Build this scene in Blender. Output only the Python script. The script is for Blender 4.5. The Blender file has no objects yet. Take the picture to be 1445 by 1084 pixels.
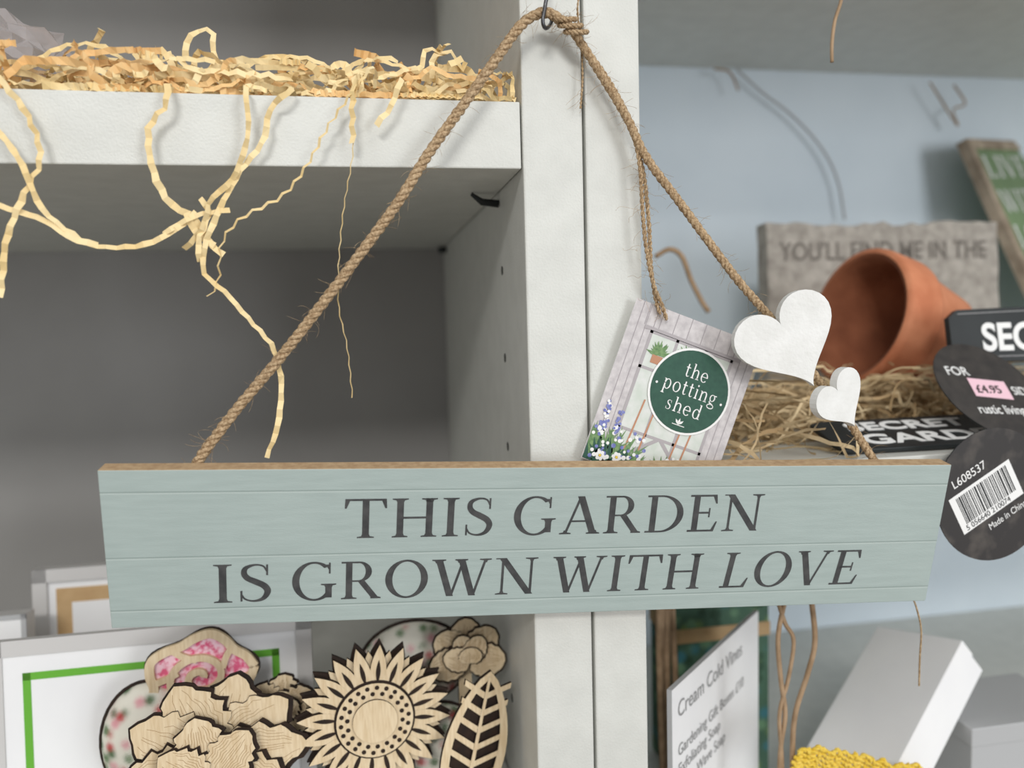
import bpy, bmesh, math, random
import numpy as np
from mathutils import Vector, Matrix, noise
random.seed(7)
scene = bpy.context.scene
F_PX = 1100.0
CX, CY = 722.5, 542.0
CAM = Vector((0, 0, 1.4))
yaw, pitch, roll = math.radians(10.5), math.radians(4.5), math.radians(1.5)
fwd = Vector((math.sin(yaw)*math.cos(pitch), math.cos(yaw)*math.cos(pitch), -math.sin(pitch)))
r0 = Vector((math.cos(yaw), -math.sin(yaw), 0))
u0 = r0.cross(fwd)
RT = (r0*math.cos(roll) - u0*math.sin(roll)).normalized()
UP = (u0*math.cos(roll) + r0*math.sin(roll)).normalized()

def ray(px, py):
    return fwd + RT*((px-CX)/F_PX) + UP*((CY-py)/F_PX)
def P(px, py, Y):
    d = ray(px, py)
    return CAM + d*(Y/d.y)
def PZ(px, py, z):
    d = ray(px, py)
    return CAM + d*((z-CAM.z)/d.z)
def m_per_px(px, py, Y):
    return (P(px+10, py, Y)-P(px, py, Y)).length/10

# ------------------------------------------------------------ materials
def new_mat(name):
    m = bpy.data.materials.new(name); m.use_nodes = True
    nt = m.node_tree; b = nt.nodes["Principled BSDF"]
    return m, nt, b
def rgb(r, g, b):
    f = lambda c: ((c/255+0.055)/1.055)**2.4 if c > 10 else c/255/12.92
    return (f(r), f(g), f(b), 1)
def mat(name, c1, c2=None, scale=20, rough=0.6, bump=0.0, bscale=None, stretch=(1,1,1), detail=4, spec=0.4, contrast=(0.35,0.65)):
    m, nt, b = new_mat(name)
    b.inputs["Roughness"].default_value = rough
    b.inputs["Specular IOR Level"].default_value = spec
    b.inputs["Base Color"].default_value = c1
    tc = nt.nodes.new("ShaderNodeTexCoord"); mp = nt.nodes.new("ShaderNodeMapping")
    mp.inputs["Scale"].default_value = stretch
    nt.links.new(tc.outputs["Object"], mp.inputs["Vector"])
    if c2:
        n = nt.nodes.new("ShaderNodeTexNoise"); n.inputs["Scale"].default_value = scale; n.inputs["Detail"].default_value = detail
        nt.links.new(mp.outputs[0], n.inputs["Vector"])
        r = nt.nodes.new("ShaderNodeValToRGB")
        r.color_ramp.elements[0].position = contrast[0]; r.color_ramp.elements[1].position = contrast[1]
        r.color_ramp.elements[0].color = c1; r.color_ramp.elements[1].color = c2
        nt.links.new(n.outputs["Fac"], r.inputs[0]); nt.links.new(r.outputs[0], b.inputs["Base Color"])
    if bump:
        n2 = nt.nodes.new("ShaderNodeTexNoise"); n2.inputs["Scale"].default_value = bscale or scale; n2.inputs["Detail"].default_value = 3
        nt.links.new(mp.outputs[0], n2.inputs["Vector"])
        bp = nt.nodes.new("ShaderNodeBump"); bp.inputs["Strength"].default_value = bump; bp.inputs["Distance"].default_value = 0.0006
        nt.links.new(n2.outputs["Fac"], bp.inputs["Height"]); nt.links.new(bp.outputs[0], b.inputs["Normal"])
    return m

M = {}
M['melamine'] = mat("white_melamine", rgb(209,210,204), rgb(216,217,211), 60, 0.42, 0.3, 900)
M['back_grey_shade'] = mat("grey_shaded_backboard", rgb(152,150,148), rgb(160,158,156), 8, 0.6, 0.1, 400)  # left board: compartment shade put into a darker base colour
M['back_blue_lit'] = mat("pale_blue_lit_backboard", rgb(216,228,237), rgb(224,235,243), 8, 0.45, 0.1, 400)  # right board: daylight put into a lighter, bluer base colour
M['gap'] = mat("dark_gap", rgb(70,70,66), None)
M['jute'] = mat("jute_fibre", rgb(146,118,86), rgb(206,180,144), 900, 0.9, 0.8, 1500)
M['steel'] = mat("dark_steel", rgb(90,90,92), None, rough=0.35); M['steel'].node_tree.nodes["Principled BSDF"].inputs["Metallic"].default_value = 0.9
M['mdf'] = mat("raw_mdf", rgb(176,146,112), rgb(196,168,132), 300, 0.8, 0.4, 1200)
M['ink'] = mat("charcoal_print", rgb(60,61,62), rgb(78,78,78), 220, 0.6)
M['heart'] = mat("white_painted_wood", rgb(226,226,222), rgb(236,236,233), 90, 0.55, 0.4, 500)
M['shred'] = mat("cream_paper_shred", rgb(232,204,146), rgb(246,224,174), 60, 0.7, 0.2, 300)
M['shred2'] = mat("peach_paper_shred", rgb(230,182,118), rgb(240,202,144), 60, 0.7, 0.2, 300)
M['tanshred'] = mat("natural_wood_wool", rgb(190,164,124), rgb(218,196,156), 60, 0.8, 0.3, 300)
M['tanshred2'] = mat("dark_wood_wool", rgb(160,132,94), rgb(190,162,120), 60, 0.8, 0.3, 300)
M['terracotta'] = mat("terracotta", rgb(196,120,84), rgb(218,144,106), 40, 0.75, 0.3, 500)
M['terra_shade'] = mat("terracotta_inside_shaded", rgb(138,82,56), rgb(164,102,72), 40, 0.85)  # darker terracotta, shade of the hollow put into the colour
M['stone'] = mat("cast_stone", rgb(148,142,134), rgb(186,180,171), 120, 0.95, 1.0, 350, detail=8, contrast=(.3,.7))
M['stone_txt'] = mat("stone_letter_shade", rgb(106,101,95), rgb(126,120,113), 200, rough=0.9)  # shade of the embossed letters painted as a darker stone tone
M['black'] = mat("chalkboard_black", rgb(30,34,35), rgb(38,42,43), 50, 0.5)
M['white'] = mat("white_print", rgb(240,240,238), None, rough=0.6)
M['grey'] = mat("grey_print", rgb(150,150,150), None)
M['tagblack'] = mat("dark_tag_card", rgb(50,47,46), rgb(64,60,57), 120, 0.45)
M['tagrust'] = mat("printed_tag_card", rgb(50,47,46), rgb(104,97,90), 60, 0.45, contrast=(.5,.85))
M['pink'] = mat("pink_sticker", rgb(240,200,212), None)
M['card'] = mat("white_card", rgb(238,238,239), rgb(243,243,243), 20, 0.5)
M['cardgrey'] = mat("grey_card", rgb(180,181,182), None, rough=0.5)
M['green'] = mat("lime_green_border", rgb(104,176,56), None)
M['kraft'] = mat("kraft_card", rgb(190,156,112), rgb(200,168,124), 80)
M['silver'] = mat("frame_moulding", rgb(204,202,200), None, rough=0.35)
M['burnt_shadow'] = mat("burnt_edge_and_shadow", rgb(34,24,18), rgb(50,34,24), 200, 0.8)  # burnt edges, and the dark backing layers that stand in for shadows
M['engrave'] = mat("laser_engraving", rgb(158,122,80), None, rough=0.8)
M['sage'] = mat("sage_green_print", rgb(118,142,104), rgb(130,154,114), 30, 0.6)
M['weathered'] = mat("weathered_frame_wood", rgb(150,134,116), rgb(186,170,150), 60, 0.8, 0.5, 200)
M['yellow'] = mat("yellow_wool", rgb(232,196,66), rgb(244,214,100), 300, 0.9, 0.8, 900)
M['stalk'] = mat("dried_stalk", rgb(150,124,96), rgb(180,152,122), 100, 0.85)
M['tg_wood'] = mat("tag_lilac_planks", rgb(190,185,186), rgb(213,208,208), 250, 0.6)
M['tg_line'] = mat("tag_plank_line", rgb(160,153,156), None)
M['tg_pane'] = mat("tag_window_pane", rgb(222,224,220), rgb(204,212,202), 150, 0.6)
M['tg_green'] = mat("tag_dark_green", rgb(44,82,68), rgb(50,90,74), 400, 0.6)
M['tg_leaf'] = mat("tag_leaf", rgb(92,128,82), rgb(128,158,108), 600, 0.6)
M['tg_blue'] = mat("tag_bluebell", rgb(104,112,176), rgb(140,146,200), 600, 0.6)
M['tg_pot'] = mat("tag_pot", rgb(190,138,108), None)
M['tg_beam'] = mat("tag_beam", rgb(176,170,172), None)
M['floor'] = mat("shop_floor_vinyl", rgb(130,120,108), rgb(150,140,128), 3, 0.5)
M['wallp'] = mat("shop_wall_paint", rgb(214,212,206), rgb(220,218,212), 3, 0.8)
M['rosepink'] = mat("pink_print", rgb(222,96,134), rgb(246,206,218), 250, 0.6, contrast=(.42,.58))

def plywood():
    m, nt, b = new_mat("birch_plywood")
    tc = nt.nodes.new("ShaderNodeTexCoord"); mp = nt.nodes.new("ShaderNodeMapping")
    mp.inputs["Scale"].default_value = (1, 1, 0.12); mp.inputs["Rotation"].default_value = (0, 0.4, 0)
    nt.links.new(tc.outputs["Object"], mp.inputs["Vector"])
    n = nt.nodes.new("ShaderNodeTexNoise"); n.inputs["Scale"].default_value = 700; n.inputs["Detail"].default_value = 4
    nt.links.new(mp.outputs[0], n.inputs["Vector"])
    r = nt.nodes.new("ShaderNodeValToRGB")
    r.color_ramp.elements[0].position = 0.35; r.color_ramp.elements[1].position = 0.65
    r.color_ramp.elements[0].color = rgb(214,190,152); r.color_ramp.elements[1].color = rgb(230,210,176)
    nt.links.new(n.outputs["Fac"], r.inputs[0]); nt.links.new(r.outputs[0], b.inputs["Base Color"])
    b.inputs["Roughness"].default_value = 0.65
    return m
M['ply'] = plywood()

def floral(name, bg, cols, scale=60):
    m, nt, b = new_mat(name)
    tc = nt.nodes.new("ShaderNodeTexCoord")
    v = nt.nodes.new("ShaderNodeTexVoronoi"); v.inputs["Scale"].default_value = scale
    nz = nt.nodes.new("ShaderNodeTexNoise"); nz.inputs["Scale"].default_value = scale*3
    mx = nt.nodes.new("ShaderNodeMixRGB"); mx.inputs[0].default_value = 0.012
    nt.links.new(tc.outputs["Object"], mx.inputs[1]); nt.links.new(nz.outputs["Color"], mx.inputs[2])
    nt.links.new(mx.outputs[0], v.inputs["Vector"])
    r1 = nt.nodes.new("ShaderNodeValToRGB"); r1.color_ramp.interpolation = 'CONSTANT'
    sp = nt.nodes.new("ShaderNodeSeparateColor"); nt.links.new(v.outputs["Color"], sp.inputs[0])
    els = r1.color_ramp.elements
    els[0].position = 0; els[0].color = cols[0]; els[1].position = 1/len(cols); els[1].color = cols[1]
    for i in range(2, len(cols)):
        e = els.new(i/len(cols)); e.color = cols[i]
    nt.links.new(sp.outputs[0], r1.inputs[0])
    st = nt.nodes.new("ShaderNodeMath"); st.operation = 'LESS_THAN'; st.inputs[1].default_value = 0.42
    nt.links.new(v.outputs["Distance"], st.inputs[0])
    m2 = nt.nodes.new("ShaderNodeMixRGB"); m2.inputs[1].default_value = bg
    nt.links.new(st.outputs[0], m2.inputs[0]); nt.links.new(r1.outputs[0], m2.inputs[2])
    nt.links.new(m2.outputs[0], b.inputs["Base Color"]); b.inputs["Roughness"].default_value = 0.7
    return m
M['floral'] = floral("floral_print", rgb(232,228,214), [rgb(188,52,58), rgb(70,104,64), rgb(222,150,160), rgb(96,126,84), rgb(232,228,214)], 150)
M['foliage'] = floral("foliage_print", rgb(70,104,84), [rgb(40,72,52), rgb(110,150,116), rgb(60,120,130), rgb(120,150,90)], 90)

def sign_face_mat(W, H):
    m, nt, b = new_mat("sage_painted_boards")
    L = nt.links
    uv = nt.nodes.new("ShaderNodeUVMap"); uv.uv_map = "UVMap"
    mp = nt.nodes.new("ShaderNodeMapping"); mp.inputs["Scale"].default_value = (1.0, 9, 1)
    L.new(uv.outputs[0], mp.inputs["Vector"])
    n = nt.nodes.new("ShaderNodeTexNoise"); n.inputs["Scale"].default_value = 45; n.inputs["Detail"].default_value = 6
    L.new(mp.outputs[0], n.inputs["Vector"])
    r = nt.nodes.new("ShaderNodeValToRGB")
    r.color_ramp.elements[0].position = 0.3; r.color_ramp.elements[1].position = 0.72
    r.color_ramp.elements[0].color = rgb(163,177,173); r.color_ramp.elements[1].color = rgb(172,186,182)
    L.new(n.outputs["Fac"], r.inputs[0])
    col = r.outputs[0]
    n3 = nt.nodes.new("ShaderNodeTexNoise"); n3.inputs["Scale"].default_value = 14; n3.inputs["Detail"].default_value = 3
    L.new(uv.outputs[0], n3.inputs["Vector"])
    mr = nt.nodes.new("ShaderNodeMapRange"); mr.inputs[1].default_value = 0.45; mr.inputs[2].default_value = 0.75; mr.inputs[4].default_value = 0.3
    L.new(n3.outputs["Fac"], mr.inputs[0])
    mx = nt.nodes.new("ShaderNodeMixRGB"); mx.inputs[2].default_value = rgb(182,195,190)
    L.new(mr.outputs[0], mx.inputs[0]); L.new(col, mx.inputs[1]); col = mx.outputs[0]
    sp = nt.nodes.new("ShaderNodeSeparateXYZ"); L.new(uv.outputs[0], sp.inputs[0])
    for v in (0.865*H, 0.455*H, 0.115*H):
        for off, wid, c, amt in ((0, 0.00028, rgb(124,139,134), 0.6), (0.0007, 0.0003, rgb(206,216,211), 0.35)):
            s = nt.nodes.new("ShaderNodeMath"); s.operation = 'SUBTRACT'; s.inputs[1].default_value = v-off; L.new(sp.outputs[1], s.inputs[0])
            a = nt.nodes.new("ShaderNodeMath"); a.operation = 'ABSOLUTE'; L.new(s.outputs[0], a.inputs[0])
            lt = nt.nodes.new("ShaderNodeMath"); lt.operation = 'LESS_THAN'; lt.inputs[1].default_value = wid; L.new(a.outputs[0], lt.inputs[0])
            mu = nt.nodes.new("ShaderNodeMath"); mu.operation = 'MULTIPLY'; L.new(lt.outputs[0], mu.inputs[0]); mu.inputs[1].default_value = amt
            mm = nt.nodes.new("ShaderNodeMixRGB"); mm.inputs[2].default_value = c
            L.new(mu.outputs[0], mm.inputs[0]); L.new(col, mm.inputs[1]); col = mm.outputs[0]
    L.new(col, b.inputs["Base Color"])
    b.inputs["Roughness"].default_value = 0.5
    bp = nt.nodes.new("ShaderNodeBump"); bp.inputs["Strength"].default_value = 0.2; bp.inputs["Distance"].default_value = 0.0004
    n2 = nt.nodes.new("ShaderNodeTexNoise"); n2.inputs["Scale"].default_value = 300; L.new(mp.outputs[0], n2.inputs["Vector"])
    L.new(n2.outputs["Fac"], bp.inputs["Height"]); L.new(bp.outputs[0], b.inputs["Normal"])
    return m

# ------------------------------------------------------------ geometry helpers
class Frame:
    def __init__(s, o, ex, ey, ez=None):
        s.o = Vector(o); s.x = Vector(ex).normalized()
        ey = Vector(ey); ey = ey - s.x*ey.dot(s.x); s.y = ey.normalized()
        s.z = s.x.cross(s.y)
    def __call__(s, u, v, w=0): return s.o + s.x*u + s.y*v + s.z*w
def facing(px, py, Y, rot=0, yaw=0, tilt=0):
    o = P(px, py, Y)
    Mx = Matrix.Rotation(math.radians(yaw), 3, 'Z') @ Matrix.Rotation(math.radians(tilt), 3, 'X') @ Matrix.Rotation(math.radians(-rot), 3, 'Y')
    return Frame(o, Mx @ Vector((1,0,0)), Mx @ Vector((0,0,1)))

class B:
    def __init__(s, name): s.name = name; s.bm = bmesh.new(); s.m = []; s.uv = s.bm.loops.layers.uv.new("UVMap")
    def mi(s, m):
        if isinstance(m, str): m = M[m]
        if m not in s.m: s.m.append(m)
        return s.m.index(m)
    def face(s, co, m, smooth=False):
        f = s.bm.faces.new([s.bm.verts.new(c) for c in co]); f.material_index = s.mi(m); f.smooth = smooth; return f
    def poly(s, Fr, pts, w, m):
        f = s.face([Fr(p[0], p[1], w) for p in pts], m)
        for l, p in zip(f.loops, pts): l[s.uv].uv = p
        return f
    def prism(s, Fr, pts, w0, w1, m, ms=None):
        ms = ms or m
        a = sum(pts[i][0]*pts[(i+1)%len(pts)][1]-pts[(i+1)%len(pts)][0]*pts[i][1] for i in range(len(pts)))
        if a < 0: pts = pts[::-1]
        t = [s.bm.verts.new(Fr(p[0], p[1], w1)) for p in pts]; b = [s.bm.verts.new(Fr(p[0], p[1], w0)) for p in pts]
        f = s.bm.faces.new(t); f.material_index = s.mi(m)
        for l, p in zip(f.loops, pts): l[s.uv].uv = p
        f = s.bm.faces.new(b[::-1]); f.material_index = s.mi(ms)
        for i in range(len(pts)):
            j = (i+1) % len(pts)
            f = s.bm.faces.new([b[i], b[j], t[j], t[i]]); f.material_index = s.mi(ms)
    def box(s, x0, x1, y0, y1, z0, z1, m):
        Fr = Frame((0,0,0), (1,0,0), (0,1,0))
        s.prism(Fr, [(x0,y0),(x1,y0),(x1,y1),(x0,y1)], z0, z1, m)
    def grid(s, rows, m, close_u=False, smooth=True):
        idx = s.mi(m); V = [[s.bm.verts.new(c) for c in r] for r in rows]
        n = len(V[0])
        for i in range(len(V)-1):
            for j in range(n if close_u else n-1):
                k = (j+1) % n
                f = s.bm.faces.new([V[i][j], V[i][k], V[i+1][k], V[i+1][j]]); f.material_index = idx; f.smooth = smooth
        return V
    def tube(s, pts, r, m, n=6, caps=True):
        pts = [Vector(p) for p in pts]
        rr = r if isinstance(r, (list, tuple)) else [r]*len(pts)
        N = None; rows = []
        for i, p in enumerate(pts):
            t = (pts[min(i+1, len(pts)-1)] - pts[max(i-1, 0)])
            if t.length < 1e-9: t = Vector((0,0,1))
            t.normalize()
            if N is None: N = t.orthogonal().normalized()
            N = (N - t*N.dot(t));
            if N.length < 1e-6: N = t.orthogonal()
            N.normalize(); Bn = t.cross(N)
            rows.append([p + (N*math.cos(2*math.pi*k/n)+Bn*math.sin(2*math.pi*k/n))*rr[i] for k in range(n)])
        V = s.grid(rows, m, True)
        if caps:
            for r_ in (V[0][::-1], V[-1]):
                try: f = s.bm.faces.new(r_); f.material_index = s.mi(m)
                except ValueError: pass
    def ribbon(s, pts, width, m, crinkle=0.0, phi=None, twist=0.25, roll=0.6):
        pts = [Vector(p) for p in pts]
        phi = random.uniform(0, 6.28) if phi is None else phi
        rows = []
        for i, p in enumerate(pts):
            t = (pts[min(i+1, len(pts)-1)] - pts[max(i-1, 0)]).normalized()
            a = t.orthogonal().normalized()
            ref = Vector((math.sin(phi)*0.8, -1, 0.3*math.cos(phi)))
            side = t.cross(ref)
            if side.length < 0.05: side = a
            side.normalize(); nn = side.cross(t)
            ang = math.sin(phi*1.3)*roll
            sd = side*math.cos(ang) + nn*math.sin(ang); n2 = sd.cross(t)
            alt = 1 if i % 2 else -1
            q = p + n2*alt*crinkle + sd*alt*crinkle*0.45*random.uniform(0.1, 1)
            wv = width*random.uniform(0.8, 1.12)
            rows.append([q - sd*wv/2, q + sd*wv/2]); phi += random.uniform(-twist, twist)*2
        s.grid(rows, m, False, smooth=False)
    def done(s, parent=None, bevel=0, recalc=True):
        if recalc: bmesh.ops.recalc_face_normals(s.bm, faces=s.bm.faces)
        me = bpy.data.meshes.new(s.name); s.bm.to_mesh(me); s.bm.free()
        for m in s.m: me.materials.append(m)
        co = np.empty(len(me.vertices)*3); me.vertices.foreach_get("co", co); co = co.reshape(-1, 3)
        c = (co.min(0)+co.max(0))/2; me.vertices.foreach_set("co", (co-c).ravel()); me.update()
        ob = bpy.data.objects.new(s.name, me); scene.collection.objects.link(ob); ob.location = c
        if parent:
            ob.parent = parent; ob.location = Vector(c) - parent.location
        if bevel:
            md = ob.modifiers.new("bevel", 'BEVEL'); md.width = bevel; md.segments = 2; md.limit_method = 'ANGLE'
        return ob
def empty(name, loc):
    e = bpy.data.objects.new(name, None); e.location = loc; e.empty_display_size = 0.02; scene.collection.objects.link(e); return e

def catmull(p, step=None, n=8):
    p = [Vector(q) for q in p]; P_ = [p[0]*2-p[1]] + p + [p[-1]*2-p[-2]]; out = []
    for i in range(1, len(P_)-2):
        a, b, c, d = P_[i-1:i+3]
        k = n if step is None else max(2, int((c-b).length/step))
        for j in range(k):
            t = j/k
            out.append(0.5*((2*b)+(c-a)*t+(2*a-5*b+4*c-d)*t*t+(-a+3*b-3*c+d)*t**3))
    out.append(p[-1]); return out
def resample(pts, step):
    out = [pts[0].copy()]; acc = 0
    for a, b in zip(pts, pts[1:]):
        L = (b-a).length; d = step-acc
        while d <= L and L > 0:
            out.append(a+(b-a)*(d/L)); d += step
        acc = (acc+L) % step
    return out

def text_obj(name, body, Fr, u, v, size, w, m, parent, extrude=0.0002, align='LEFT', sx=1.0, bold=0.0):
    c = bpy.data.curves.new(name, 'FONT'); c.body = body; c.size = size; c.extrude = extrude; c.align_x = align; c.offset = bold
    c.materials.append(M[m])
    tmp = bpy.data.objects.new(name+"_t", c); scene.collection.objects.link(tmp)
    dg = bpy.context.evaluated_depsgraph_get(); dg.update()
    me = bpy.data.meshes.new_from_object(tmp.evaluated_get(dg)); me.name = name
    bpy.data.objects.remove(tmp)
    o = Fr(u, v, w)
    for vt in me.vertices:
        q = vt.co; vt.co = Fr.x*(q.x*sx) + Fr.y*q.y + Fr.z*q.z
    ob = bpy.data.objects.new(name, me); scene.collection.objects.link(ob)
    ob.location = o
    if parent: ob.parent = parent; ob.location = o - parent.location
    return ob

# ------------------------------------------------------------ serif alphabet
ST, TH = 0.135, 0.05
def _rect(a, b, c, d): return [(a,b),(c,b),(c,d),(a,d)]
def _ln(x0, y0, x1, y1, w): return [(x0-w/2,y0),(x0+w/2,y0),(x1+w/2,y1),(x1-w/2,y1)]
def _sf(x, y, hw, d, st=ST):
    return [(x-hw,y),(x+hw,y),(x+hw,y+.028*d),(x+st/2+.02,y+.045*d),(x+st/2,y+.1*d),(x-st/2,y+.1*d),(x-st/2-.02,y+.045*d),(x-hw,y+.028*d)]
def _ring(cx, cy, rx, ry, tx, ty, a0=0, a1=360, n=36):
    out = []
    for i in range(n):
        q = []
        for a in (a0+(a1-a0)*i/n, a0+(a1-a0)*(i+1)/n):
            a = math.radians(a); q.append(((cx+rx*math.cos(a), cy+ry*math.sin(a)), (cx+(rx-tx)*math.cos(a), cy+(ry-ty)*math.sin(a))))
        out.append([q[0][0], q[1][0], q[1][1], q[0][1]])
    return out
def _sweep(pts, ws):
    p3 = catmull([(x, y, w) for (x, y), w in zip(pts, ws)], n=5); L = []; R = []
    for i, p in enumerate(p3):
        t = p3[min(i+1,len(p3)-1)]-p3[max(i-1,0)]; t = Vector((t.x, t.y)); t.normalize(); w = p.z/2
        L.append((p.x-t.y*w, p.y+t.x*w)); R.append((p.x+t.y*w, p.y-t.x*w))
    return [[L[i], L[i+1], R[i+1], R[i]] for i in range(len(L)-1)]
def _S(sc=1.0, st=1.0):
    pts = [(.53,.80),(.46,.94),(.31,.975),(.15,.90),(.115,.76),(.18,.63),(.33,.53),(.48,.42),(.54,.27),(.46,.09),(.29,.025),(.13,.08),(.06,.22)]
    ws = [.03,.04,.05,.09,.11,.13,.145,.14,.12,.09,.05,.04,.03]
    r = _sweep(pts, [w*st for w in ws]) + [_rect(.515,.70,.55,.98), _rect(.045,.02,.08,.30)]
    return [[(x*sc, y*sc) for x, y in q] for q in r]
def _stem(x, y0=0, y1=1, st=ST): return _rect(x-st/2, y0, x+st/2, y1)
GL = {
 'I': ([_stem(.17), _sf(.17,0,.165,1), _sf(.17,1,.165,-1)], .34),
 'T': ([_stem(.42), _sf(.42,0,.17,1), _rect(.02,.95,.82,1), [(.0,.76),(.035,.76),(.10,.95),(.10,1),(.01,1)], [(.84,.76),(.805,.76),(.74,.95),(.74,1),(.83,1)]], .84),
 'H': ([_stem(.17), _stem(.76), _rect(.17,.48,.76,.53)]+[_sf(x,y,.16,d) for x in (.17,.76) for y,d in ((0,1),(1,-1))], .93),
 'L': ([_stem(.17), _sf(.17,1,.165,-1), _rect(.01,0,.62,.05), [(.62,0),(.68,.27),(.645,.27),(.54,.05),(.5,0)]], .7),
 'E': ([_stem(.17), _rect(.01,0,.62,.05), [(.62,0),(.69,.27),(.655,.27),(.56,.05),(.5,0)], _rect(.01,.95,.62,1), [(.62,1),(.65,.76),(.615,.76),(.54,.95),(.5,1)], _rect(.17,.49,.48,.54), _rect(.465,.39,.50,.64)], .7),
 'D': ([_stem(.17), _rect(.01,0,.34,.045), _rect(.01,.955,.34,1)]+_ring(.34,.5,.52,.5,.145,.045,-90,90), .88),
 'R': ([_stem(.17), _sf(.17,0,.165,1), _rect(.01,.957,.38,1), _rect(.17,.46,.38,.5)]+_ring(.38,.73,.27,.27,.13,.043,-90,90)+[_ln(.42,.49,.72,.03,.155), [(.63,0),(.85,0),(.85,.03),(.79,.05),(.63,.06)]], .84),
 'N': ([_stem(.16,0,1,.055), _stem(.80,0,1,.055), _ln(.15,1,.78,0,.165), _sf(.16,0,.14,1,.055), _sf(.80,1,.14,-1,.055), _rect(.0,.972,.2,1)], .94),
 'A': ([_ln(.43,1,.13,0,.055), _ln(.43,1,.75,0,.155), _rect(.22,.32,.64,.365), _sf(.13,0,.13,1,.05), _sf(.75,0,.15,1)], .88),
 'V': ([_ln(.13,1,.43,0,.155), _ln(.45,0,.74,1,.055), _sf(.13,1,.15,-1), _sf(.74,1,.13,-1,.05)], .87),
 'W': ([_ln(.13,1,.39,0,.15), _ln(.41,0,.66,.97,.055), _ln(.62,1,.88,0,.15), _ln(.90,0,1.15,1,.055), _sf(.13,1,.15,-1), _sf(.62,1,.14,-1), _sf(1.15,1,.13,-1,.05)], 1.28),
 'O': (_ring(.46,.5,.46,.52,.15,.05), .92),
 'G': (_ring(.46,.5,.46,.52,.15,.05,48,318)+[_stem(.76,.06,.42), _sf(.76,.43,.16,-1), _rect(.765,.70,.80,.99), [(.765,.80),(.8,.80),(.8,.94),(.70,.94)]], .92),
 'S': (_S(), .6),
 ' ': ([], .45),
}
s9 = .085
GL.update({
 't': ([_stem(.14,.1,.70,s9), _rect(.02,.48,.31,.53)]+_sweep([(.14,.12),(.18,.03),(.26,.02),(.33,.07)],[.085,.07,.04,.02]), .36),
 'h': ([_stem(.12,0,.82,s9), _sf(.12,0,.11,1,s9), _sf(.46,0,.11,1,s9), _rect(.02,.79,.12,.82)]+_sweep([(.14,.36),(.24,.49),(.37,.50),(.45,.40),(.46,.2),(.46,0)],[.04,.05,.06,.085,.085,.085]), .58),
 'n': ([_stem(.12,0,.52,s9), _sf(.12,0,.11,1,s9), _sf(.46,0,.11,1,s9), _rect(.02,.49,.12,.52)]+_sweep([(.14,.36),(.24,.49),(.37,.50),(.45,.40),(.46,.2),(.46,0)],[.04,.05,.06,.085,.085,.085]), .58),
 'e': (_ring(.25,.26,.24,.28,.085,.04,0,320)+[_rect(.05,.26,.48,.30)], .52),
 'o': (_ring(.27,.26,.26,.28,.09,.04), .56),
 'p': ([_stem(.12,-.26,.52,s9), _sf(.12,-.26,.11,1,s9), _rect(.02,.49,.12,.52)]+_ring(.30,.26,.23,.28,.085,.04), .58),
 'd': ([_stem(.44,0,.82,s9), _rect(.34,.79,.44,.82), _rect(.44,0,.54,.03)]+_ring(.26,.26,.23,.28,.085,.04), .58),
 'i': ([_stem(.12,0,.52,s9), _sf(.12,0,.11,1,s9), _rect(.02,.49,.12,.52)]+_ring(.12,.70,.055,.055,.055,.055), .26),
 'g': (_ring(.24,.33,.19,.19,.075,.035)+_ring(.25,-.12,.24,.14,.05,.05)+_sweep([(.14,.18),(.10,.10),(.20,.04),(.36,.0)],[.04,.05,.07,.05])+[_rect(.36,.46,.5,.51)], .52),
 's': (_S(.53, 1.0), .38),
})
def serif_word(b, Fr, word, u0, u1, v, h, w, m, track=.09, shear=0.0):
    polys = []; x = 0
    for ch in word:
        g, adv = GL[ch]
        polys += [[(px+x+shear*py, py) for px, py in q] for q in g]
        x += adv+track
    xs = [p[0] for q in polys for p in q]; a, c = min(xs), max(xs)
    k = (u1-u0)/(c-a)
    for i, q in enumerate(polys):
        b.poly(Fr, [(u0+(px-a)*k, v+py*h) for px, py in q], w + (i % 5)*0.000004, m)

# ------------------------------------------------------------ sign plane solve
cs = [(137,664),(1343,656),(1308,848),(160,887)]
R = [np.array([(x-CX)/F_PX, (CY-y)/F_PX, 1.0]) for x, y in cs]
A = np.array([-R[1], R[2], -R[3]]).T
sol = np.linalg.solve(A, -R[0])
b_, c_, d_ = sol
wv = b_*R[1]-R[0]; hv = R[0]-d_*R[3]
SW = 0.40; un = SW/np.linalg.norm(wv); SH = float(np.linalg.norm(hv))*un
def c2w(v): return RT*float(v[0]) + UP*float(v[1]) + fwd*float(v[2])
TLw = CAM + c2w(R[0])*float(un)
ex = c2w(wv); ey = c2w(hv)
SF = Frame(TLw, ex, ey); SF.o = TLw - SF.y*SH
def on_frame(Fr, px, py, w=0):
    d = ray(px, py); o = Fr(0, 0, w); t = (o-CAM).dot(Fr.z)/d.dot(Fr.z); q = CAM+d*t-o
    return q.dot(Fr.x), q.dot(Fr.y)
YF = max(SF(SW*0.5,0,-0.009).y, SF(SW*.66,0,-.009).y) + 0.004
YB = YF*2.05

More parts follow.
